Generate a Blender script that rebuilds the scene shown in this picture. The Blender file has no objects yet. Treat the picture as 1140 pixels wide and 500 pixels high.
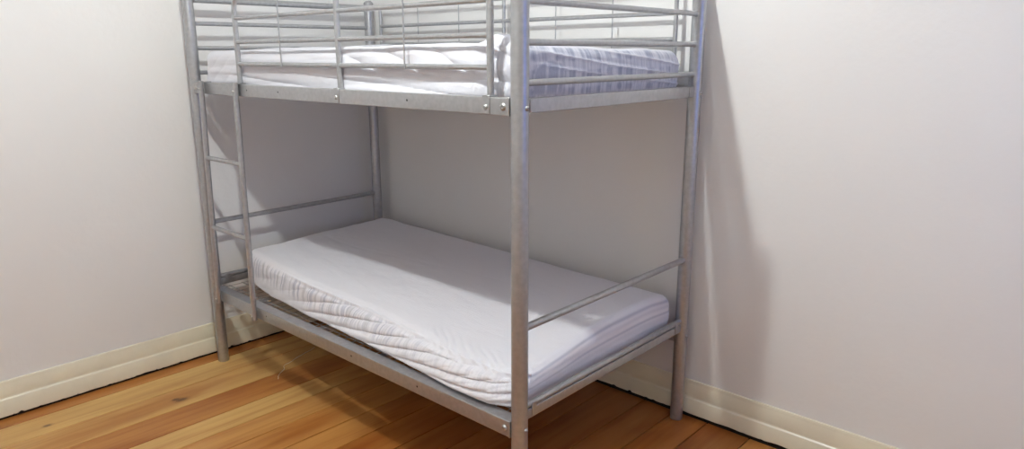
import bpy, bmesh, math, random
from mathutils import Vector, Matrix, noise
from math import sin, cos, pi, radians, exp, sqrt
random.seed(7)
S = bpy.context.scene
COL = S.collection
S.view_settings.view_transform = 'Standard'
S.view_settings.look = 'None'
S.view_settings.gamma = 1.0
S.view_settings.use_curve_mapping = False
S.view_settings.exposure = 0.0

# ------------------------------------------------------------------ helpers
def smooth(e0, e1, x):
    if e0 == e1: return float(x > e0)
    t = max(0.0, min(1.0, (x - e0) / (e1 - e0)))
    return t * t * (3 - 2 * t)

def lerp_pts(pts, x):
    if x <= pts[0][0]: return pts[0][1]
    for (a, fa), (b, fb) in zip(pts, pts[1:]):
        if x <= b: return fa + (fb - fa) * (x - a) / (b - a)
    return pts[-1][1]

def make(name, bm, mat, parent=None, flat=False, loc=None):
    bmesh.ops.recalc_face_normals(bm, faces=bm.faces)
    me = bpy.data.meshes.new(name)
    bm.to_mesh(me); bm.free()
    for m in (mat if isinstance(mat, (list, tuple)) else [mat]): me.materials.append(m)
    o = bpy.data.objects.new(name, me); COL.objects.link(o)
    if parent: o.parent = parent
    if loc: o.location = loc
    if not flat:
        me.polygons.foreach_set('use_smooth', [True] * len(me.polygons))
        try: me.set_sharp_from_angle(angle=radians(40))
        except Exception: pass
    return o

def tube(bm, pts, r, n=20, caps=True, radii=None):
    pts = [Vector(p) for p in pts]
    T = []
    for i in range(len(pts)):
        a = pts[max(i - 1, 0)]; b = pts[min(i + 1, len(pts) - 1)]
        T.append((b - a).normalized())
    up = Vector((0, 0, 1)) if abs(T[0].z) < .9 else Vector((1, 0, 0))
    nrm = T[0].cross(up).normalized()
    rings = []
    for i, p in enumerate(pts):
        nrm = (nrm - T[i] * nrm.dot(T[i])).normalized()
        b = T[i].cross(nrm)
        rr = radii[i] if radii else r
        rings.append([bm.verts.new(p + (nrm * cos(2 * pi * k / n) + b * sin(2 * pi * k / n)) * rr) for k in range(n)])
    for A, B in zip(rings, rings[1:]):
        for k in range(n): bm.faces.new((A[k], A[(k + 1) % n], B[(k + 1) % n], B[k]))
    if caps:
        bm.faces.new(rings[0]); bm.faces.new(rings[-1][::-1])
    return bm

def arc_path(pts, rad, seg=8):
    """polyline with rounded corners"""
    pts = [Vector(p) for p in pts]; out = [pts[0]]
    for i in range(1, len(pts) - 1):
        a, b, c = pts[i - 1], pts[i], pts[i + 1]
        u = (a - b).normalized(); v = (c - b).normalized()
        p0 = b + u * rad; p1 = b + v * rad
        for k in range(seg + 1):
            t = k / seg
            out.append(p0 * (1 - t) ** 2 + b * 2 * t * (1 - t) + p1 * t * t)
    out.append(pts[-1]); return out

def box(bm, a, b, bev=0.0, seg=2):
    a = Vector(a); b = Vector(b)
    r = bmesh.ops.create_cube(bm, size=1.0)
    for v in r['verts']:
        v.co = Vector(((a.x + b.x) / 2 + v.co.x * (b.x - a.x), (a.y + b.y) / 2 + v.co.y * (b.y - a.y), (a.z + b.z) / 2 + v.co.z * (b.z - a.z)))
    if bev > 0:
        es = list({e for v in r['verts'] for e in v.link_edges})
        bmesh.ops.bevel(bm, geom=es, offset=bev, segments=seg, profile=.6, affect='EDGES')
    return bm

def lathe(bm, prof, origin, axis, n=20):
    """prof: list of (r, h) along axis from origin"""
    axis = Vector(axis).normalized()
    up = Vector((0, 0, 1)) if abs(axis.z) < .9 else Vector((1, 0, 0))
    u = axis.cross(up).normalized(); w = axis.cross(u); o = Vector(origin)
    rings = []
    for r, h in prof:
        if r < 1e-6: rings.append([bm.verts.new(o + axis * h)])
        else: rings.append([bm.verts.new(o + axis * h + (u * cos(2 * pi * k / n) + w * sin(2 * pi * k / n)) * r) for k in range(n)])
    for A, B in zip(rings, rings[1:]):
        for k in range(n):
            k2 = (k + 1) % n
            if len(A) == 1 and len(B) == 1: continue
            if len(A) == 1: bm.faces.new((A[0], B[k2], B[k]))
            elif len(B) == 1: bm.faces.new((A[k], A[k2], B[0]))
            else: bm.faces.new((A[k], A[k2], B[k2], B[k]))
    return bm

# ------------------------------------------------------------------ materials
def mat(name):
    m = bpy.data.materials.new(name); m.use_nodes = True
    nt = m.node_tree; b = nt.nodes['Principled BSDF']
    return m, nt, b
def N(nt, t, **kw):
    n = nt.nodes.new(t)
    for k, v in kw.items(): setattr(n, k, v)
    return n
def ramp(nt, stops, interp='LINEAR'):
    r = N(nt, 'ShaderNodeValToRGB'); cr = r.color_ramp; cr.interpolation = interp
    while len(cr.elements) < len(stops): cr.elements.new(0.5)
    for e, (p, c) in zip(cr.elements, stops):
        e.position = p; e.color = (*c, 1) if len(c) == 3 else c
    return r
def bump(nt, b, src, strength, dist):
    n = N(nt, 'ShaderNodeBump'); n.inputs['Strength'].default_value = strength; n.inputs['Distance'].default_value = dist
    nt.links.new(src, n.inputs['Height']); nt.links.new(n.outputs[0], b.inputs['Normal']); return n
def noise_tex(nt, scale, detail=3, vec=None, rough=.5):
    n = N(nt, 'ShaderNodeTexNoise'); n.inputs['Scale'].default_value = scale; n.inputs['Detail'].default_value = detail
    n.inputs['Roughness'].default_value = rough
    if vec is not None: nt.links.new(vec, n.inputs['Vector'])
    return n
def mapping(nt, vec, scale):
    m = N(nt, 'ShaderNodeMapping'); m.inputs['Scale'].default_value = scale
    nt.links.new(vec, m.inputs['Vector']); return m.outputs[0]
def mixc(nt, fac, a, b, blend='MIX'):
    m = N(nt, 'ShaderNodeMix'); m.data_type = 'RGBA'; m.blend_type = blend
    for inp, v in ((m.inputs[0], fac), (m.inputs[6], a), (m.inputs[7], b)):
        if hasattr(v, 'is_linked') or isinstance(v, bpy.types.NodeSocket): nt.links.new(v, inp)
        elif isinstance(v, (int, float)): inp.default_value = v
        else: inp.default_value = (*v, 1)
    return m.outputs[2]

def wall_mat(name, base, blot):
    m, nt, b = mat(name)
    g = N(nt, 'ShaderNodeNewGeometry')
    n1 = noise_tex(nt, 1.3, 4, g.outputs['Position'])
    r1 = ramp(nt, [(.35, base), (.7, blot)]); nt.links.new(n1.outputs[0], r1.inputs[0])
    # sparse small scuffs
    n2 = noise_tex(nt, 9, 2, mapping(nt, g.outputs['Position'], (1, 1, .35)))
    r2 = ramp(nt, [(.74, (0, 0, 0)), (.80, (1, 1, 1))]); nt.links.new(n2.outputs[0], r2.inputs[0])
    c = mixc(nt, r2.outputs[0], r1.outputs[0], tuple(x * .93 for x in base))
    nt.links.new(c, b.inputs['Base Color'])
    b.inputs['Roughness'].default_value = .55
    b.inputs['Specular IOR Level'].default_value = .3
    n3 = noise_tex(nt, 35, 3, g.outputs['Position'])
    n4 = noise_tex(nt, 6, 2, g.outputs['Position'])
    a = N(nt, 'ShaderNodeMath', operation='ADD'); nt.links.new(n3.outputs[0], a.inputs[0]); nt.links.new(n4.outputs[0], a.inputs[1])
    bump(nt, b, a.outputs[0], .25, .004)
    return m
M_wall = wall_mat('white_wall_paint', (.795, .79, .785), (.775, .765, .758))
M_ceil = wall_mat('ceiling_paint', (.80, .80, .785), (.78, .78, .765))

def trim_mat():
    m, nt, b = mat('cream_gloss_paint')
    g = N(nt, 'ShaderNodeNewGeometry')
    n1 = noise_tex(nt, 5, 4, g.outputs['Position'])
    r1 = ramp(nt, [(.35, (.80, .745, .585)), (.72, (.71, .655, .52))]); nt.links.new(n1.outputs[0], r1.inputs[0])
    # chips where dark wood shows, only near the ragged bottom edge
    sp = N(nt, 'ShaderNodeSeparateXYZ'); nt.links.new(g.outputs['Position'], sp.inputs[0])
    n2 = noise_tex(nt, 42, 3, g.outputs['Position'], .6)
    mr = N(nt, 'ShaderNodeMapRange'); mr.inputs[1].default_value = .008; mr.inputs[2].default_value = .034; mr.inputs[3].default_value = .09; mr.inputs[4].default_value = -.2
    nt.links.new(sp.outputs[2], mr.inputs[0])
    ad = N(nt, 'ShaderNodeMath', operation='ADD'); nt.links.new(n2.outputs[0], ad.inputs[0]); nt.links.new(mr.outputs[0], ad.inputs[1])
    r2 = ramp(nt, [(.64, (0, 0, 0)), (.67, (1, 1, 1))]); nt.links.new(ad.outputs[0], r2.inputs[0])
    c = mixc(nt, r2.outputs[0], r1.outputs[0], (.05, .03, .02))
    nt.links.new(c, b.inputs['Base Color'])
    b.inputs['Roughness'].default_value = .28
    b.inputs['Specular IOR Level'].default_value = .5
    n3 = noise_tex(nt, 18, 3, g.outputs['Position']); bump(nt, b, n3.outputs[0], .2, .004)
    return m
M_trim = trim_mat()

def floor_mat():
    m, nt, b = mat('varnished_pine_boards')
    g = N(nt, 'ShaderNodeNewGeometry')
    at = N(nt, 'ShaderNodeAttribute'); at.attribute_name = 'board'
    # shift grain per board
    off = N(nt, 'ShaderNodeVectorMath', operation='SCALE'); off.inputs[3].default_value = 37.0
    nt.links.new(at.outputs['Color'], off.inputs[0])
    av = N(nt, 'ShaderNodeVectorMath', operation='ADD'); nt.links.new(g.outputs['Position'], av.inputs[0]); nt.links.new(off.outputs[0], av.inputs[1])
    P = av.outputs[0]
    # warped growth-ring figure
    n0 = noise_tex(nt, 1.0, 3, mapping(nt, P, (6, 1.3, 4)))
    w = noise_tex(nt, 1.0, 5, mapping(nt, P, (22, 1.1, 4)), .55); w.inputs['Distortion'].default_value = .8
    fine = noise_tex(nt, 1.0, 4, mapping(nt, P, (60, 3, 60)), .55)
    sepc = N(nt, 'ShaderNodeSeparateColor'); nt.links.new(at.outputs['Color'], sepc.inputs[0])
    tone = ramp(nt, [(0, (.26, .085, .020)), (.3, (.42, .165, .042)), (.6, (.52, .255, .080)), (1, (.585, .35, .130))]); nt.links.new(sepc.outputs[0], tone.inputs[0])
    fig = ramp(nt, [(.30, (.80, .64, .48)), (.48, (1, .97, .93)), (.7, (1.06, 1.08, 1.08))]); nt.links.new(w.outputs[0], fig.inputs[0])
    c1 = mixc(nt, .75, tone.outputs[0], fig.outputs[0], 'MULTIPLY')
    blotch = ramp(nt, [(.36, (.74, .56, .40)), (.5, (1.0, 1.0, .95)), (.68, (1.15, 1.25, 1.25))]); nt.links.new(n0.outputs[0], blotch.inputs[0])
    c2 = mixc(nt, .85, c1, blotch.outputs[0], 'MULTIPLY')
    fr = ramp(nt, [(.3, (.86, .80, .74)), (.65, (1.05, 1.05, 1.05))]); nt.links.new(fine.outputs[0], fr.inputs[0])
    c3 = mixc(nt, .40, c2, fr.outputs[0], 'MULTIPLY')
    # knots
    c4 = c3
    for kx, ky, kr_ in ((.395, -1.385, .009), (.372, -1.405, .006), (.21, -1.86, .006), (.88, -1.62, .014), (2.2, -1.1, .016), (1.05, -2.2, .014), (3.0, -.6, .015), (2.6, -2.0, .014)):
        sub = N(nt, 'ShaderNodeVectorMath', operation='SUBTRACT'); nt.links.new(g.outputs['Position'], sub.inputs[0]); sub.inputs[1].default_value = (kx, ky, 0)
        sc_ = N(nt, 'ShaderNodeVectorMath', operation='MULTIPLY'); nt.links.new(sub.outputs[0], sc_.inputs[0]); sc_.inputs[1].default_value = (1.0 / kr_, .6 / kr_, 0)
        wn = noise_tex(nt, 60, 2, g.outputs['Position'])
        wa = N(nt, 'ShaderNodeVectorMath', operation='ADD'); nt.links.new(sc_.outputs[0], wa.inputs[0]); nt.links.new(wn.outputs['Color'], wa.inputs[1])
        ln = N(nt, 'ShaderNodeVectorMath', operation='LENGTH'); nt.links.new(wa.outputs[0], ln.inputs[0])
        kr2 = ramp(nt, [(.0, (.85, .85, .85)), (.45, (.65, .65, .65)), (.62, (.22, .22, .22)), (1, (0, 0, 0))])
        dv = N(nt, 'ShaderNodeMath', operation='MULTIPLY'); dv.inputs[1].default_value = .33; nt.links.new(ln.outputs['Value'], dv.inputs[0])
        nt.links.new(dv.outputs[0], kr2.inputs[0])
        c4 = mixc(nt, kr2.outputs[0], c4, (.07, .028, .012))
    nt.links.new(c4, b.inputs['Base Color'])
    b.inputs['Roughness'].default_value = .33
    b.inputs['Specular IOR Level'].default_value = .28
    bump(nt, b, fine.outputs[0], .12, .002)
    return m
M_floor = floor_mat()
m, nt, b = mat('dark_gap'); b.inputs['Base Color'].default_value = (.012, .008, .006, 1); b.inputs['Roughness'].default_value = .9; M_gap = m

def metal_mat(name, base, rough, metallic, wear=True):
    m, nt, b = mat(name)
    g = N(nt, 'ShaderNodeTexCoord')
    n1 = noise_tex(nt, 60, 4, g.outputs['Object'])
    lo = tuple(x * .88 for x in base)
    r1 = ramp(nt, [(.35, lo), (.65, base)]); nt.links.new(n1.outputs[0], r1.inputs[0])
    c = r1.outputs[0]
    if wear:
        n2 = noise_tex(nt, 14, 5, g.outputs['Object'], .7)
        r2 = ramp(nt, [(.66, (0, 0, 0)), (.72, (1, 1, 1))]); nt.links.new(n2.outputs[0], r2.inputs[0])
        mm = N(nt, 'ShaderNodeMath', operation='MULTIPLY'); mm.inputs[1].default_value = .35; nt.links.new(r2.outputs[0], mm.inputs[0])
        c = mixc(nt, mm.outputs[0], c, tuple(x * .72 for x in base))
    nt.links.new(c, b.inputs['Base Color'])
    b.inputs['Metallic'].default_value = metallic; b.inputs['Roughness'].default_value = rough
    n3 = noise_tex(nt, 220, 2, g.outputs['Object']); bump(nt, b, n3.outputs[0], .12, .001)
    return m
M_metal = metal_mat('silver_powder_coat', (.47, .475, .49), .32, .75)
M_wire = metal_mat('bare_steel_wire', (.50, .50, .50), .32, .9, False)
M_bolt = metal_mat('zinc_bolt', (.55, .55, .54), .42, .9, False)
m, nt, b = mat('dark_plastic_cap'); b.inputs['Base Color'].default_value = (.13, .13, .135, 1); b.inputs['Roughness'].default_value = .5; M_cap = m
m, nt, b = mat('hole_black'); b.inputs['Base Color'].default_value = (.01, .01, .01, 1); b.inputs['Roughness'].default_value = 1; M_hole = m

def sheet_mat(name, white, kind):
    """UV 'pat': u = stripe coordinate (metres), v = cross coordinate (metres); attribute 'mask' = how much pattern"""
    m, nt, b = mat(name)
    uv = N(nt, 'ShaderNodeUVMap'); uv.uv_map = 'pat'
    sp = N(nt, 'ShaderNodeSeparateXYZ'); nt.links.new(uv.outputs[0], sp.inputs[0])
    at = N(nt, 'ShaderNodeAttribute'); at.attribute_name = 'mask'
    tc = N(nt, 'ShaderNodeTexCoord')
    # soft woven stripes from 1D noises of two widths
    def stripes(sock, scale, lo, hi, detail=1.0):
        n = N(nt, 'ShaderNodeTexNoise'); n.noise_dimensions = '1D'; n.inputs['Scale'].default_value = 1.0; n.inputs['Detail'].default_value = detail
        mu = N(nt, 'ShaderNodeMath', operation='MULTIPLY'); mu.inputs[1].default_value = scale; nt.links.new(sock, mu.inputs[0])
        nt.links.new(mu.outputs[0], n.inputs['W'])
        r = ramp(nt, [(lo, (0, 0, 0)), (hi, (1, 1, 1))]); nt.links.new(n.outputs[0], r.inputs[0]); return r.outputs[0]
    white_c = white
    if kind == 'stripe':
        s1 = stripes(sp.outputs[0], 34, .48, .58)
        s2 = stripes(sp.outputs[0], 95, .47, .60)
        mx = N(nt, 'ShaderNodeMath', operation='MULTIPLY_ADD'); nt.links.new(s1, mx.inputs[0]); mx.inputs[1].default_value = .62
        mm = N(nt, 'ShaderNodeMath', operation='MULTIPLY'); nt.links.new(s2, mm.inputs[0]); mm.inputs[1].default_value = .40; nt.links.new(mm.outputs[0], mx.inputs[2])
        warm = stripes(sp.outputs[0], 17, .50, .56)
        stripe_c = mixc(nt, warm, (.46, .47, .56), (.53, .53, .57))
    else:
        s1 = stripes(sp.outputs[0], 22, .44, .58)
        s2 = stripes(sp.outputs[0], 60, .42, .62)
        h1 = stripes(sp.outputs[1], 30, .36, .52)
        mm = N(nt, 'ShaderNodeMath', operation='MULTIPLY'); nt.links.new(s1, mm.inputs[0]); nt.links.new(h1, mm.inputs[1])
        m2 = N(nt, 'ShaderNodeMath', operation='MULTIPLY'); nt.links.new(s2, m2.inputs[0]); m2.inputs[1].default_value = .45
        mx = N(nt, 'ShaderNodeMath', operation='MULTIPLY_ADD'); nt.links.new(mm.outputs[0], mx.inputs[0]); mx.inputs[1].default_value = .75; nt.links.new(m2.outputs[0], mx.inputs[2])
        stripe_c = mixc(nt, .0, (.38, .40, .50), (.5, .5, .5))
    f = N(nt, 'ShaderNodeMath', operation='MULTIPLY'); nt.links.new(mx.outputs[0], f.inputs[0]); sc2 = N(nt, 'ShaderNodeSeparateColor'); nt.links.new(at.outputs['Color'], sc2.inputs[0]); nt.links.new(sc2.outputs[0], f.inputs[1])
    f0 = f; f = N(nt, 'ShaderNodeMath', operation='ADD'); nt.links.new(f0.outputs[0], f.inputs[0]); nt.links.new(sc2.outputs[1], f.inputs[1])
    f.use_clamp = True
    c = mixc(nt, f.outputs[0], white_c, stripe_c)
    nt.links.new(c, b.inputs['Base Color'])
    b.inputs['Roughness'].default_value = .85; b.inputs['Sheen Weight'].default_value = .15
    b.inputs['Specular IOR Level'].default_value = .15
    # slubby linen weave: short threads running across and along
    a1 = noise_tex(nt, 1, 3, mapping(nt, tc.outputs['Object'], (26, 260, 60)))
    a2 = noise_tex(nt, 1, 3, mapping(nt, tc.outputs['Object'], (260, 22, 60)))
    ad = N(nt, 'ShaderNodeMath', operation='ADD'); nt.links.new(a1.outputs[0], ad.inputs[0]); nt.links.new(a2.outputs[0], ad.inputs[1])
    bump(nt, b, ad.outputs[0], .35, .0035)
    return m
M_sheet_low = sheet_mat('white_striped_cotton', (.79, .78, .825), 'stripe')
M_sheet_up = sheet_mat('white_plaid_cotton', (.71, .71, .765), 'plaid')
m, nt, b = mat('shaded_ticking')
tc = N(nt, 'ShaderNodeTexCoord'); n1 = noise_tex(nt, 1, 2, mapping(nt, tc.outputs['Object'], (60, 60, 3)))
r1 = ramp(nt, [(.4, (.42, .34, .31)), (.6, (.62, .55, .52))]); nt.links.new(n1.outputs[0], r1.inputs[0]); nt.links.new(r1.outputs[0], b.inputs['Base Color'])  # pinkish brown puts shade and floor-reflected light into the ticking colour
b.inputs['Roughness'].default_value = .9; M_tick = m
m, nt, b = mat('cotton_thread'); b.inputs['Base Color'].default_value = (.78, .72, .58, 1); b.inputs['Roughness'].default_value = .8; M_thread = m

# ------------------------------------------------------------------ room
RX, RY, H = 4.25, -3.7, 2.62
def struct(o, label=None):
    o['kind'] = 'structure'
    if label: o['label'] = label
    return o
bm = bmesh.new(); box(bm, (-.12, RY - .12, -.06), (0, .12, H)); struct(make('wall_left', bm, M_wall, flat=True), 'plain white painted wall at the left of the bunk bed')
bm = bmesh.new(); box(bm, (0, 0, -.06), (RX + .12, .12, H)); struct(make('wall_right', bm, M_wall, flat=True), 'plain white painted wall behind and right of the bunk bed')
bm = bmesh.new(); box(bm, (0, RY - .12, -.06), (RX + .12, RY, H)); struct(make('wall_front', bm, M_wall, flat=True), 'white wall behind the camera')
# wall with the window opening
WY0, WY1, WZ0, WZ1 = -.95, -.20, .85, 2.15
bm = bmesh.new()
box(bm, (RX, RY, -.06), (RX + .12, WY0, H)); box(bm, (RX, WY1, -.06), (RX + .12, 0, H))
box(bm, (RX, WY0, -.06), (RX + .12, WY1, WZ0)); box(bm, (RX, WY0, WZ1), (RX + .12, WY1, H))
struct(make('wall_back', bm, M_wall, flat=True), 'white wall with the window, out of the frame')
bm = bmesh.new(); box(bm, (-.12, RY - .12, H), (RX + .12, .12, H + .1)); struct(make('ceiling', bm, M_ceil, flat=True), 'white ceiling')
# window
bm = bmesh.new()
for a, c in (((RX + .02, WY0, WZ0), (RX + .09, WY0 + .05, WZ1)), ((RX + .02, WY1 - .05, WZ0), (RX + .09, WY1, WZ1)),
             ((RX + .02, WY0, WZ0), (RX + .09, WY1, WZ0 + .05)), ((RX + .02, WY0, WZ1 - .05), (RX + .09, WY1, WZ1)),
             ((RX + .03, WY0, 1.53), (RX + .08, WY1, 1.57))):
    box(bm, a, c, .004)
wf = struct(make('window_1', bm, M_trim, flat=True), 'cream painted sash window')
m = bpy.data.materials.new('window_glass'); m.use_nodes = True; nt = m.node_tree
for n in list(nt.nodes):
    if n.type == 'BSDF_PRINCIPLED': nt.nodes.remove(n)
tr = N(nt, 'ShaderNodeBsdfTransparent'); gl = N(nt, 'ShaderNodeBsdfGlossy'); gl.inputs['Roughness'].default_value = .02
ms = N(nt, 'ShaderNodeMixShader'); ms.inputs[0].default_value = .06
nt.links.new(tr.outputs[0], ms.inputs[1]); nt.links.new(gl.outputs[0], ms.inputs[2]); nt.links.new(ms.outputs[0], nt.nodes['Material Output'].inputs[0])
bm = bmesh.new(); box(bm, (RX + .053, WY0 + .04, WZ0 + .04), (RX + .057, WY1 - .04, WZ1 - .04)); g = make('window_pane', bm, m, wf, flat=True)

# floorboards, running along y
edges = [-.12 + .0, .10, .275, .46, .64, .785, .927, 1.085, 1.235]
while edges[-1] < RX + .1: edges.append(edges[-1] + random.choice((.15, .165, .18)))
bm = bmesh.new(); lay = bm.loops.layers.float_color.new('board')
tones = [.38, .98, .90, .42, .82, .64, .44, .30, .22, .12, .24, .12, .2, .3, .16]
bi = 0
for x0, x1 in zip(edges, edges[1:]):
    y = -RY * -1 - .1; segs = [RY - .1]
    if bi == 4: segs += [-1.95]
    if bi == 7: segs += [-2.4]
    segs += [.1]
    for q, (ya, yb) in enumerate(zip(segs, segs[1:])):
        g_ = .0021
        n0 = len(bm.faces)
        box(bm, (x0 + g_, ya + g_, -.03), (x1 - g_, yb - g_, 0), .0012, 1)
        bm.faces.ensure_lookup_table()
        c = (tones[bi % len(tones)] + (.15 if q else 0), random.random(), random.random(), 1)
        for f in bm.faces[n0:]:
            for l in f.loops: l[lay] = c
    bi += 1
floor = struct(make('floor', bm, M_floor, flat=True), 'honey coloured varnished pine floorboards')
bm = bmesh.new(); box(bm, (-.12, RY - .12, -.06), (RX + .12, .12, -.012)); struct(make('trim_1', bm, M_gap, flat=True), 'dark underfloor showing in the gaps between boards')

# baseboards: profile (distance from wall, z) swept along the wall, ragged bottom edge
prof = [(0, .162), (.006, .1605), (.0085, .156), (.0085, .150), (.010, .146), (.0165, .108), (.0165, .0985), (.0165, .0915), (.0175, .0895), (.0215, .0870), (.0235, .0840), (.0235, .014), (.020, .011), (0, .011)]
def baseboard(name, along, length, label):
    bm = bmesh.new(); n = int(length / .012); rows = []
    for i in range(n + 1):
        s = length * i / n
        w = noise.noise(Vector((s * 1.3, 3 if along == 'x' else 9, 0))) * .0015
        rag = (.007 if along == 'x' else 0) + max(0, noise.noise(Vector((s * 9, 1, along == 'x')))) * .010 + max(0, noise.noise(Vector((s * 60, 5, along == 'x'))) - .25) * .02
        row = []
        for k, (d, z) in enumerate(prof):
            zz = z + w + (rag if k >= len(prof) - 3 else 0)
            dd = d + (w if d else 0)
            row.append(bm.verts.new((s, -dd, zz) if along == 'x' else (dd, -s, zz)))
        rows.append(row)
    for A, B in zip(rows, rows[1:]):
        for k in range(len(prof) - 1): bm.faces.new((A[k], A[k + 1], B[k + 1], B[k]))
    return struct(make(name, bm, M_trim), label)
baseboard('baseboard_left', 'y', -RY, 'cream gloss skirting board along the left wall')
baseboard('baseboard_right', 'x', RX, 'cream gloss skirting board with chipped bottom edge along the right wall')
# dark gap strip under the skirting
bm = bmesh.new(); box(bm, (0, RY, -.005), (.012, 0, .013)); box(bm, (0, -.012, -.005), (RX, 0, .013)); struct(make('trim_2', bm, M_gap, flat=True), 'dark gap under the skirting boards')

# ------------------------------------------------------------------ bunk bed
BY = .0089
XC, YC = 1.099, -.575
root = bpy.data.objects.new('bunk_bed', None); COL.objects.link(root)
root.location = (cos(BY) * XC - sin(BY) * YC, sin(BY) * XC + cos(BY) * YC, 0); root.rotation_euler = (0, 0, BY)
root['label'] = 'silver grey tubular metal bunk bed with ladder, standing in the corner on floorboards'
root['category'] = 'bunk bed'
def L(x, y, z): return (x - XC, y - YC, z)
X0, X1, Y0, Y1 = .119, 2.079, -1.0715, -.08        # post centres; Y0 = room side, Y1 = wall side
PR = .0255
POST = {}
ptop = {'A': 1.768, 'B': 1.768, 'C': 1.768, 'D': 1.750}
for key, (x, y) in dict(A=(X0, Y0), B=(X1, Y0), C=(X1, Y1), D=(X0, Y1)).items():
    bm = bmesh.new(); zt = ptop[key]
    tube(bm, [L(x, y, .012), L(x, y, .75), L(x, y, .86), L(x, y, zt)], PR, 40)
    p = make('post', bm, M_metal, root)
    POST[key] = p
    bm = bmesh.new(); lathe(bm, [(0, .016), (.012, .014), (.020, .009), (.0245, .003), (.026, 0), (.026, -.004), (0, -.004)], L(x, y, zt), (0, 0, 1), 28)
    make('post_cap', bm, M_metal, p)
    bm = bmesh.new(); lathe(bm, [(0, .02), (.0235, .02), (.0255, .018), (.0255, .003), (.0235, 0), (0, 0)], L(x, y, 0), (0, 0, 1), 28)
    make('post_foot', bm, M_metal, p)
def bolt(p, loc, axis, r=.0078, name='bolt'):
    bm = bmesh.new(); lathe(bm, [(r * 1.1, -.002), (r * 1.1, .0008), (r, .0016), (r * .92, .0035), (r * .65, .0052), (r * .42, .0056), (r * .38, .0036), (0, .0036)], L(*loc), axis, 20)
    return make(name, bm, M_bolt, p)
ZL_T, ZL_B, ZU_T, ZU_B = .3905, .337, 1.3653, 1.3156
for key, x in (('A', X0), ('B', X1), ('C', X1), ('D', X0)):
    y = Y0 if key in 'AB' else Y1
    sx = 1 if key in 'BC' else -1
    for z in (1.338, .372, ): bolt(POST[key], (x + sx * PR, y, z), (sx, 0, 0), .0068)
    bolt(POST[key], (x, y + (-PR if key in 'AB' else PR), 1.745), (0, -1 if key in 'AB' else 1, 0), .005)

# side rails: rectangular tube with a top flange reaching in
def side_rail(y, zb, zt, s, wd=.006):
    """s=-1: room side; outer face at y+s*.02"""
    bm = bmesh.new()
    yo = y + s * .020; yi = y - s * wd
    xa, xb = X0 + .022, X1 - .022
    box(bm, L(xa, min(yo, yi), zb), L(xb, max(yo, yi), zt), .003, 3)
    r = make('side_rail', bm, M_metal, root)
    # end cover plates by each post
    for xx in (xa, xb - .006):
        bm = bmesh.new(); box(bm, L(xx, min(yo, yi) - .001, zb - .001), L(xx + .006, max(yo, yi) + .001, zt + .001), .001, 1); make('rail_end_plate', bm, M_metal, r)
    for xx in (xa + .022, xb - .022):
        bolt(r, (xx, yo, (zb + zt) / 2), (0, s, 0), .0095)
    for xx in (.62, 1.245 if zt < 1 else .86, 1.626):
        bm = bmesh.new(); lathe(bm, [(0, .0004), (.0032, .0004), (.0036, 0)], L(xx, yo, (zb + zt) / 2 + .002), (0, s, 0), 12); make('screw_hole', bm, M_hole, r)
    return r
RAIL = {}
for lv, (zb, zt) in dict(low=(ZL_B, ZL_T), up=(ZU_B, ZU_T)).items():
    RAIL[lv, 'f'] = side_rail(Y0, zb, zt, -1, .029 if lv == 'low' else .006)
    RAIL[lv, 'b'] = side_rail(Y1, zb, zt, 1)

# end pieces
def end_bar(x, z, r, z2=None):
    bm = bmesh.new(); tube(bm, [L(x, Y0 + .018, z), L(x, -.6, z), L(x, Y1 - .018, z2 or z)], r, 24)
    b_ = make('end_bar', bm, M_metal, root)
    for yy, s in ((Y0 + PR - .003, 1), (Y1 - PR + .003, -1)):   # weld collars
        bm = bmesh.new(); lathe(bm, [(r * 1.28, 0), (r * 1.22, .002), (r * 1.02, .005), (r, .0055)], L(x, yy, z), (0, s, 0), 24); make('weld_bead', bm, M_metal, b_)
    return b_
for x, zm in ((X0, .7085), (X1, .690)):
    for z, r in ((.4346, .0105), (zm, .0115), (1.4052, .0095), (1.513, .0095), (1.6207, .0095), (1.7248, .0150)):
        end_bar(x, z, r)
for x in (X0, X1):
    # upper end rail, flat sided
    bm = bmesh.new(); box(bm, L(x - .010, Y0 + .022, 1.322), L(x + .010, Y1 - .022, 1.3625), .003, 3); er = make('end_rail', bm, M_metal, root)
    for yy in (Y0 + .030, Y1 - .030 - .03):
        bm = bmesh.new(); box(bm, L(x + .0095, yy, 1.324), L(x + .0125, yy + .03, 1.361), .001, 1); make('rail_bracket', bm, M_metal, er)
    # lower end rail: slim strip below the round bar with hook tabs
    bm = bmesh.new(); box(bm, L(x - .010, Y0 + .022, .392), L(x + .010, Y1 - .022, .424), .003, 3); er = make('end_rail', bm, M_metal, root)
    for yy in (Y0 + .045, Y1 - .07):
        bm = bmesh.new(); box(bm, L(x + .0098, yy, .398), L(x + .0135, yy + .022, .444), .0012, 1); hk = make('rail_hook', bm, M_metal, er)

# wire mesh bases with cross supports
for zt, nm in ((ZL_T, 'low'), (ZU_T, 'up')):
    bm = bmesh.new(); z = zt - (.010 if nm == 'low' else .040)
    ya, yb = Y0 + .006, Y1 - .006; xa, xb = X0 + .012, X1 - .012
    for k in range(15):
        y = ya + .055 + (yb - ya - .085) * k / 14; tube(bm, [L(xa, y, z), L(xb, y, z)], .0019, 6)
    for k in range(38):
        x = xa + .02 + (xb - xa - .04) * k / 37; tube(bm, [L(x, ya, z + .0035), L(x, yb, z + .0035)], .0019, 6)
    make('wire_mesh', bm, M_wire, root)
    for x in (.44, .945, 1.35, 1.76):
        bm = bmesh.new(); box(bm, L(x - .018, Y0 + .005, z - (.020 if nm == 'low' else .0095)), L(x + .018, Y1 - .005, z - .0022), .002, 2); make('cross_support', bm, M_metal, root)

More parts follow.
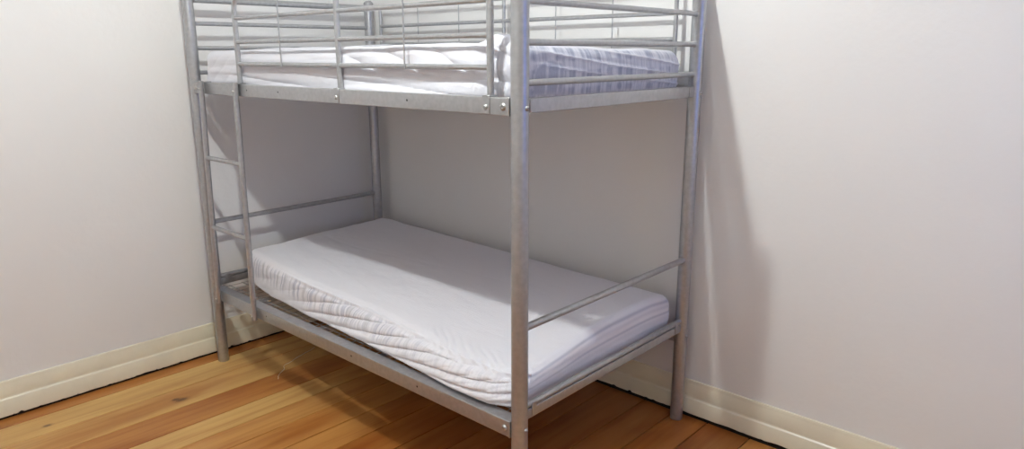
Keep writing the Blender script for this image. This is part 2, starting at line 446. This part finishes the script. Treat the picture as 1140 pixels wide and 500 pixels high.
# guard rails
def guard(y, s, xs, wires, r_post, bend, ztop=1.725):
    """y = centre line, s = outward direction of the rail face"""
    xl, xm, xr = xs
    bm = bmesh.new()
    tube(bm, arc_path([L(xl, y, ZU_T - .002), L(xl, y, ztop), L(xr, y, ztop), L(xr, y, ZU_T - .002)], bend, 12), r_post, 24)
    gr = make('guard_rail', bm, M_metal, root)
    bm = bmesh.new(); tube(bm, [L(xm, y, ZU_T - .002), L(xm, y, ztop)], r_post * .95, 20); make('guard_post', bm, M_metal, gr)
    for z in (1.6274, 1.5335, 1.4456):
        for a, b_ in ((xl, xm), (xm, xr)):
            bm = bmesh.new(); tube(bm, [L(a + r_post * .7, y, z), L(b_ - r_post * .7, y, z)], .0085, 18); bar = make('guard_bar', bm, M_metal, gr)
    for x in wires:
        bm = bmesh.new(); tube(bm, [L(x, y + s * .0105, ztop), L(x, y + s * .0105, 1.4456 - .008)], .0026, 10)
        make('guard_wire', bm, M_metal, gr)
    for x in xs:
        bm = bmesh.new()
        yo = Y0 - .020 if s < 0 else Y1 + .020
        yy = sorted((yo + s * .0005, yo + s * .0030))
        box(bm, L(x - .014, yy[0], ZU_T - .047), L(x + .014, yy[1], ZU_T + .004), .001, 1)
        y2 = sorted((yo + s * .003, y - s * r_post))
        box(bm, L(x - .014, y2[0], ZU_T + .0005), L(x + .014, y2[1], ZU_T + .004), .001, 1)
        br = make('guard_bracket', bm, M_metal, gr)
        bolt(gr, (x, yo + s * .003, ZU_T - .028), (0, s, 0), .0072)
    return gr
guard(Y0 - .002, -1, (.5386, 1.2486, 1.971), (.888, 1.612), .0105, .078)
guard(Y1 + .002, 1, (.2162, 1.1128, 1.985), (.509, .808, 1.404, 1.694), .0085, .022)

# ladder, hooked outside the room-side rails
yl = Y0 - .034
lt = [(.247, 1.372), (.2055, .335)]; rt = [(.554, 1.372), (.5406, .333)]
bm = bmesh.new()
def ladder_rail(pts, name, par):
    (xt, zt), (xb, zb) = pts
    bm = bmesh.new()
    tube(bm, [L(xt, yl, zt), L(xb, yl, zb)], .0118, 20)
    lr = make(name, bm, M_metal, par)
    bm = bmesh.new()   # strap hooked over the rail top
    box(bm, L(xt - .009, yl + .004, ZU_T + .0008), L(xt + .009, Y0 + .006, ZU_T + .0040), .001, 1)
    box(bm, L(xt - .009, Y0 + .007, ZU_T - .03), L(xt + .009, Y0 + .010, ZU_T + .004), .001, 1)
    make('ladder_hook', bm, M_metal, lr)
    bolt(lr, (xt + .001 - .0005, yl - .0118, zt - .035), (0, -1, 0), .0045)
    bolt(lr, (xb, yl - .0118, zb + .02), (0, -1, 0), .0045)
    return lr
lad = bpy.data.objects.new('ladder', None); COL.objects.link(lad); lad.parent = root; lad.location = (0, 0, 0)
ladder_rail(lt, 'ladder_rail', lad); ladder_rail(rt, 'ladder_rail', lad)
def lx(pts, z):
    (xt, zt), (xb, zb) = pts; return xb + (xt - xb) * (z - zb) / (zt - zb)
for z in (1.0319, .7073):
    bm = bmesh.new(); tube(bm, [L(lx(lt, z) + .008, yl, z), L(lx(rt, z) - .008, yl, z)], .0098, 20); make('rung', bm, M_metal, lad)

# ------------------------------------------------------------------ mattresses
def cloth_box(name, x0, x1, yb, yf, zb, ztop, r, disp, mask, patuv, matl, parent, nx=460, ny=190, nz=40, origin=(0, 0, 0), inset=None):
    """rounded soft box. yf(x,t) front boundary; ztop(x,v); disp(x,y,t,u,v,n)->offset along n (m)"""
    bm = bmesh.new(); vd = {}; pv = {}
    def P(i, j, k):
        key = (i, j, k)
        if key in vd: return vd[key]
        # concentrate samples near the edges
        u = i / nx; v = j / ny; w = k / nz
        x = x0 + (x1 - x0) * u
        xm = min(max(x, x0 + r), x1 - r)
        zt = ztop(u, v)
        z = zb + (zt - zb) * w
        yfr = yf(x, w)
        y = yfr + (yb - yfr) * v
        ylo, yhi = yfr + r, yb - r
        zr = min(r, (zt - zb) * .42)
        zlo, zhi = zb + zr * .4, zt - zr
        cx = min(max(x, x0 + r), x1 - r); cy = min(max(y, ylo), yhi); cz = min(max(z, zlo), zhi)
        # direction on the unit cube face -> sphere
        d = Vector(((x - cx) / r, (y - cy) / r, (z - cz) / (zr if z > cz else zr * .4)))
        if d.length > 1e-6:
            m_ = max(abs(d.x), abs(d.y), abs(d.z))
            dn = d.normalized() * m_
            p = Vector((cx + dn.x * r, cy + dn.y * r, cz + dn.z * (zr if z > cz else zr * .4)))
            nn = Vector((dn.x, dn.y, dn.z)).normalized()
        else:
            p = Vector((x, y, z)); nn = Vector((0, 0, 1))
        t = (p.z - zb) / (zt - zb)
        h = disp(p.x, p.y, t, u, v, nn)
        if p.z < zb + .004 and nn.z < -.5: h = 0
        p = p + nn * h
        vv = bm.verts.new(p - Vector(origin)); vd[key] = vv; pv[vv] = (p, t, nn, u, v, w); return vv
    uvl = bm.loops.layers.uv.new('pat'); ml = bm.loops.layers.float_color.new('mask')
    def face(q, side):
        f = bm.faces.new(q)
        for l in f.loops:
            p, t, nn, u, v, w = pv[l.vert]
            a, b_ = patuv(side, p, t); l[uvl].uv = (a, b_)
            mk = mask(side, p, t, nn, u, v, w); l[ml] = (mk, 0, 0, 1) if mk >= 0 else (0, -mk, 0, 1)
    for i in range(nx):
        for j in range(ny):
            face((P(i, j, nz), P(i + 1, j, nz), P(i + 1, j + 1, nz), P(i, j + 1, nz)), 'top')
        for k in range(nz):
            face((P(i, 0, k), P(i + 1, 0, k), P(i + 1, 0, k + 1), P(i, 0, k + 1)), 'front')
            face((P(i, ny, k), P(i, ny, k + 1), P(i + 1, ny, k + 1), P(i + 1, ny, k)), 'back')
    for j in range(ny):
        for k in range(nz):
            face((P(0, j, k), P(0, j, k + 1), P(0, j + 1, k + 1), P(0, j + 1, k)), 'left')
            face((P(nx, j, k), P(nx, j + 1, k), P(nx, j + 1, k + 1), P(nx, j, k + 1)), 'right')
    # coarse underside
    for i in range(nx):
        for j in range(ny):
            face((P(i, j, 0), P(i, j + 1, 0), P(i + 1, j + 1, 0), P(i + 1, j, 0)), 'bottom')
    o = make(name, bm, matl, parent)
    o.data.polygons.foreach_set('use_smooth', [True] * len(o.data.polygons))
    return o
def nz3(x, y, z): return noise.noise(Vector((x, y, z)))
def fbm(x, y, z, o=3):
    s = 0; a = 1
    for i in range(o):
        s += a * nz3(x, y, z); x *= 2.03; y *= 2.03; z *= 2.03; a *= .5
    return s
def crease(ph, sharp=.55):
    """periodic rounded folds with tight valleys"""
    return abs(sin(pi * ph)) ** sharp

def thing(name, label, cat, loc):
    o = bpy.data.objects.new(name, None); COL.objects.link(o); o.location = loc; o['label'] = label; o['category'] = cat; return o

# ---- lower mattress
ZB = .3935
org = (1.105, -.56, ZB)
low = thing('mattress', 'lower bunk mattress in a rumpled white fitted sheet with pale grey stripes on its sides', 'mattress', org)
yfp = [(.17, -.935), (.5, -.990), (.86, -1.012), (1.25, -1.021), (1.5, -1.038), (1.8, -1.060), (1.95, -1.052), (2.04, -1.01)]
def yf_low(x, w):
    return lerp_pts(yfp, x) + (.018 + .034 * smooth(.7, 1.4, x) * (1 - .5 * smooth(1.85, 2.04, x))) * w ** 1.6
def zt_low(u, v):
    left = .552 + .022 * v
    right = .498 + .058 * smooth(0, .55, v) - .016 * smooth(.8, 1, v)
    z = left + (right - left) * smooth(.15, .98, u)
    z += .006 * nz3(u * 4, v * 3, 2)
    z += .010 * exp(-((u - .06) / .05) ** 2 - ((v - .98) / .05) ** 2)
    return z
def seamline(t): return exp(-((t - .90) / .022) ** 2)
def d_low(x, y, t, u, v, n):
    h = 0
    fr = max(0, -n.y); rt_ = max(0, n.x); tp = max(0, n.z); lf = max(0, -n.x)
    amp = .15 + .85 * smooth(.55, 1.15, x)
    wx = x + .05 * nz3(x * 3, t * 2, 1)
    ph = (wx - .78 * max(t, 0) ** .85 + .03 * sin(x * 9)) / .225
    sw = crease(ph, .5) - .6
    band = smooth(0.02, .25, t) * (1 - smooth(.80, 1.0, t))
    h += fr * amp * .013 * sw * band
    # finer radiating gathers toward the near corner
    am2 = smooth(1.3, 1.9, x)
    ph2 = (x - .30 * t + .02 * nz3(x * 8, t * 3, 4)) / .075
    h += fr * am2 * .0055 * (crease(ph2, .7) - .6) * smooth(.1, .4, t)
    h += fr * .004 * fbm(x * 7, t * 2.2 - x * 3, 3)
    h += fr * .002 * sin(pi * min(1, t)) * smooth(.3, 1.2, x)
    # seam ridge between side and top, gathered beyond it near the corner
    h += seamline(t) * (1 if fr > .05 else 0) * .0058 * smooth(.5, .9, x)
    h -= exp(-((t - .84) / .03) ** 2) * fr * .0030 * smooth(.5, .9, x)
    if tp > .3:
        dfe = y - yf_low(x, 1)              # distance back from front edge
        g = exp(-(max(0, dfe - .02) / .06) ** 2) * smooth(1.35, 1.85, x)
        h += tp * g * .0060 * crease((x * .8 + dfe * 1.3 + .02 * nz3(x * 9, y * 9, 2)) / .042, .8)
        h += tp * .0022 * fbm(x * 5, y * 9, 5, 4)
        h += tp * .0020 * max(0, nz3(x * 3 + y * 14, y * 3, 7))
        h -= tp * .0025 * exp(-((y + .50 + .05 * sin(x * 3)) / .012) ** 2) * .4
    h += rt_ * (.006 * sin(pi * t) + .0030 * fbm(y * 5, t * 3, 6))
    h += lf * .004 * fbm(y * 5, t * 2, 8)
    return h
def m_low(side, p, t, nn, u, v, w):
    side_ = 1 - smooth(.35, .75, nn.z)
    if nn.z < -.6 or side in ('bottom',): return 0
    x = p.x
    if side == 'front' or (side == 'top'):
        # stripes fade toward the hem and toward the near corner where the plain cloth is folded over
        ph = (x + .05 * nz3(x * 3, t * 2, 1) - .78 * max(t, 0) ** .85 + .03 * sin(x * 9)) / .225
        fold = smooth(.15, .6, crease(ph)) if x > .9 else 1
        k = smooth(.18, .50, t + .10 * nz3(x * 3, 4, 4) - .10 * smooth(.2, .5, x) * (1 - smooth(.5, .9, x)))
        k2 = 1 - .65 * smooth(1.15, 1.75, x)
        return side_ * k * k2 * (.25 + .75 * fold)
    if side == 'left': return side_
    if side == 'right' or nn.x > .5:
        k = 0
        for c_, w_, a_ in ((.86, .035, .9), (.74, .05, .45), (.58, .03, .75), (.45, .06, .3), (.30, .035, .4)):
            k += a_ * exp(-((t - c_ + .03 * nz3(p.y * 3, 1, 1)) / w_) ** 2)
        return -min(1, k)
    return 0
def uv_low(side, p, t):
    if side in ('right',): return (p.z, p.y)
    if side == 'left': return (p.y, p.z)
    return (p.x + .012 * nz3(p.x * 9, p.z * 20, 0), p.z)
sheet = cloth_box('fitted_sheet', .165, 2.045, -.085, yf_low, ZB, zt_low, .040, d_low, m_low, uv_low, M_sheet_low, low, origin=org)

# ---- upper mattress
ZB2 = 1.336
org2 = (1.10, -.56, ZB2)
upm = thing('mattress', 'upper bunk mattress in a creased white sheet with blue grey plaid at its end', 'mattress', org2)
def yf_up(x, w): return lerp_pts([(.17, -1.050), (.4, -1.053), (1.25, -1.044), (1.9, -1.037), (2.04, -1.00)], x)
def zt_up(u, v):
    z = 1.500 + .014 * smooth(.2, .9, u) * (1 - v) + .030 * v * (1 - smooth(.55, .95, u)) - .010 * v * smooth(.6, 1, u)
    z += .005 * nz3(u * 7, v * 3, 9)
    z += .028 * exp(-((u - .955) / .022) ** 2 - ((v - .05) / .06) ** 2)
    return z
def d_up(x, y, t, u, v, n):
    h = 0; fr = max(0, -n.y); rt_ = max(0, n.x); tp = max(0, n.z); lf = max(0, -n.x)
    # taut creases falling away to the right
    q = (x + t / 2.0 + .05 * nz3(x * 2.5, t * 2, 3)) / .24
    h += fr * .010 * (crease(q, .5) - .6) * smooth(.30, .55, t) * (1 - smooth(.9, 1, t)) * smooth(.9, 1.4, x)
    q = (x * .4 + t * 1.1 + .05 * nz3(x * 2.5, t * 2, 5)) / .30
    h += fr * .008 * (crease(q, .5) - .6) * (1 - smooth(.5, .7, t)) * smooth(.3, .6, x)
    q = (x - t * .25 + .03 * nz3(x * 5, t * 3, 5)) / .11
    h += fr * .0022 * (crease(q, .8) - .6) * (1 - smooth(.35, .7, x))
    h += fr * .005 * fbm(x * 1.6, t * 3.2 + x * .5, 11, 3)
    h += fr * .006 * (crease((t * 1.6 - x * .35 + .2 * nz3(x * 2, t, 8)), .8) - .5) * (1 - smooth(.45, .7, t))
    h += fr * .004 * fbm(x * 8, t * 1.5 + x * 4, 3, 2) * (1 - smooth(.3, .8, x))
    h += tp * .004 * fbm(x * 4, y * 7, 15, 3)
    # end: ridges fanning from the near top corner down toward the wall
    for a, b_, w_ in RIDGES:
        tt = a + (b_ - a) * v
        h += rt_ * .0050 * exp(-((t - tt) / w_) ** 2) * smooth(.05, .2, v)
    h += rt_ * (.010 * sin(pi * t) + .003 * fbm(y * 6, t * 3, 13))
    h += lf * .005 * fbm(y * 5, t * 2, 8)
    if n.y < -.3: h = min(h, .006 if abs(x) < 9 else h)
    return h
RIDGES = [(.92, .42, .028), (.70, .22, .028), (1.18, .66, .030)]
def m_up(side, p, t, nn, u, v, w):
    side_ = 1 - smooth(.62, .97, nn.z)
    if nn.z < -.6: return 0
    if side == 'right' or (side == 'top' and nn.x > .05):
        k = 1.0
        for a, b_, w_ in RIDGES:
            k *= 1 - .85 * exp(-((t - (a + (b_ - a) * v)) / (w_ * .8)) ** 2)
        if side == 'right' and -.95 < p.y < -.80:
            tc_ = .72 - .25 * ((p.y + .86) / .1) ** 2
            ln_ = 1 - exp(-((p.y + .885) / .005) ** 2) - exp(-((p.y + .83) / .004) ** 2)
            g_ = (1 - smooth(tc_ - .04, tc_ + .04, t)) * smooth(.1, .25, t) * smooth(-.95, -.935, p.y) * (1 - smooth(-.815, -.80, p.y))
            if g_ > .3: return -max(0.0, .8 * g_ * ln_) - 1e-4
        return k * side_ * (1 - .35 * smooth(.3, .05, t))
    if side == 'front':
        return side_ * .8 * smooth(1.955, 1.97, p.x) * (.4 + .6 * (1 - smooth(1.99, 2.0, p.x)))
    return 0
def uv_up(side, p, t):
    return (p.y + 3 + p.x * .3 if side != 'front' else p.x, p.z + .01 * nz3(p.y * 5, 0, 0))
cloth_box('fitted_sheet', .188, 2.035, -.100, yf_up, ZB2, zt_up, .038, d_up, m_up, uv_up, M_sheet_up, upm, origin=org2)
# mattress underside showing below the hem of each sheet
for org_, zb, par in ((org, ZB - .001, low), (org2, ZB2 - .002, upm)):
    bm = bmesh.new()
    box(bm, (.27 - org_[0], -.93 - org_[1], zb - org_[2]), (2.02 - org_[0], -.115 - org_[1], zb + .05 - org_[2]), .012, 3)
    make('mattress_body', bm, M_tick, par)

# ------------------------------------------------------------------ thread on the floor
bm = bmesh.new()
pts = [(.525, -1.00, .003), (.500, -.985, .0022), (.470, -.955, .0022), (.452, -.925, .003), (.430, -.915, .006), (.405, -.890, .0022), (.395, -.850, .0022), (.372, -.800, .003), (.352, -.745, .0022), (.345, -.71, .0022), (.325, -.672, .0022)]
pp = []
for i in range(len(pts) - 1):
    for k in range(6):
        t = k / 6; p = Vector(pts[i]).lerp(Vector(pts[i + 1]), t)
        pp.append(p + Vector((.004 * nz3(i + t, 0, 0), .004 * nz3(0, i + t, 5), 0)))
tube(bm, pp, .0015, 6)
th = make('thread', bm, M_thread); th['label'] = 'loose pale thread lying on the floorboards under the lower bunk rail'; th['category'] = 'thread'

# ------------------------------------------------------------------ lamp
LX, LY, LZ = 1.92, -1.75, 2.47
lamp = thing('ceiling_lamp', 'bare round bulb in a white batten holder on the ceiling', 'lamp', (LX, LY, H))
m, nt, b = mat('white_plastic'); b.inputs['Base Color'].default_value = (.85, .85, .83, 1); b.inputs['Roughness'].default_value = .4
bm = bmesh.new(); lathe(bm, [(0, 0), (.05, 0), (.05, -.012), (.035, -.03), (.022, -.04), (.022, -.085), (.0, -.085)], (0, 0, 0), (0, 0, 1), 28)
make('lamp_holder', bm, m, lamp)
m2 = bpy.data.materials.new('lit_bulb'); m2.use_nodes = True; nt = m2.node_tree; nt.nodes.remove(nt.nodes['Principled BSDF'])
em = N(nt, 'ShaderNodeEmission'); em.inputs[0].default_value = (.955, 1, .975, 1); em.inputs[1].default_value = 2330
nt.links.new(em.outputs[0], nt.nodes['Material Output'].inputs[0])
bm = bmesh.new(); R_ = .028
lathe(bm, [(.010, .052), (.013, .038)] + [(R_ * sin(a), R_ * cos(a)) for a in [radians(q) for q in range(30, 180, 15)]] + [(0, -R_)], (0, 0, LZ - H), (0, 0, 1), 16)
make('bulb', bm, m2, lamp)

# daylight
W = bpy.data.worlds.new('sky'); S.world = W; W.use_nodes = True
bg = W.node_tree.nodes['Background']; bg.inputs[0].default_value = (.10, .26, .95, 1); bg.inputs[1].default_value = 3.2
pl = bpy.data.lights.new('window_portal', 'AREA'); pl.shape = 'RECTANGLE'; pl.size = WY1 - WY0; pl.size_y = WZ1 - WZ0
pl.cycles.is_portal = True
po = bpy.data.objects.new('window_portal', pl); COL.objects.link(po); po.location = (RX + .10, (WY0 + WY1) / 2, (WZ0 + WZ1) / 2)
po.rotation_euler = (0, radians(90), 0)

# ------------------------------------------------------------------ camera
cam = bpy.data.cameras.new('camera'); co = bpy.data.objects.new('camera', cam); COL.objects.link(co); S.camera = co
a, p_, r_ = radians(43.0654), radians(-13.3684), radians(-.2636)
fwd = Vector((-sin(a) * cos(p_), cos(a) * cos(p_), sin(p_))); right = Vector((cos(a), sin(a), 0)); up = right.cross(fwd)
r2 = right * cos(r_) + up * sin(r_); u2 = -right * sin(r_) + up * cos(r_)
mw = Matrix((r2, u2, -fwd)).transposed().to_4x4(); mw.translation = Vector((3.3925, -2.5172, 1.4842))
co.matrix_world = mw
cam.sensor_width = 36; cam.lens = 789.77 * 36 / 1140
cam.shift_x = 9.8238 / 1140; cam.shift_y = -3.0 / 1140
cam.clip_start = .05
S.cycles.max_bounces = 10; S.cycles.diffuse_bounces = 6
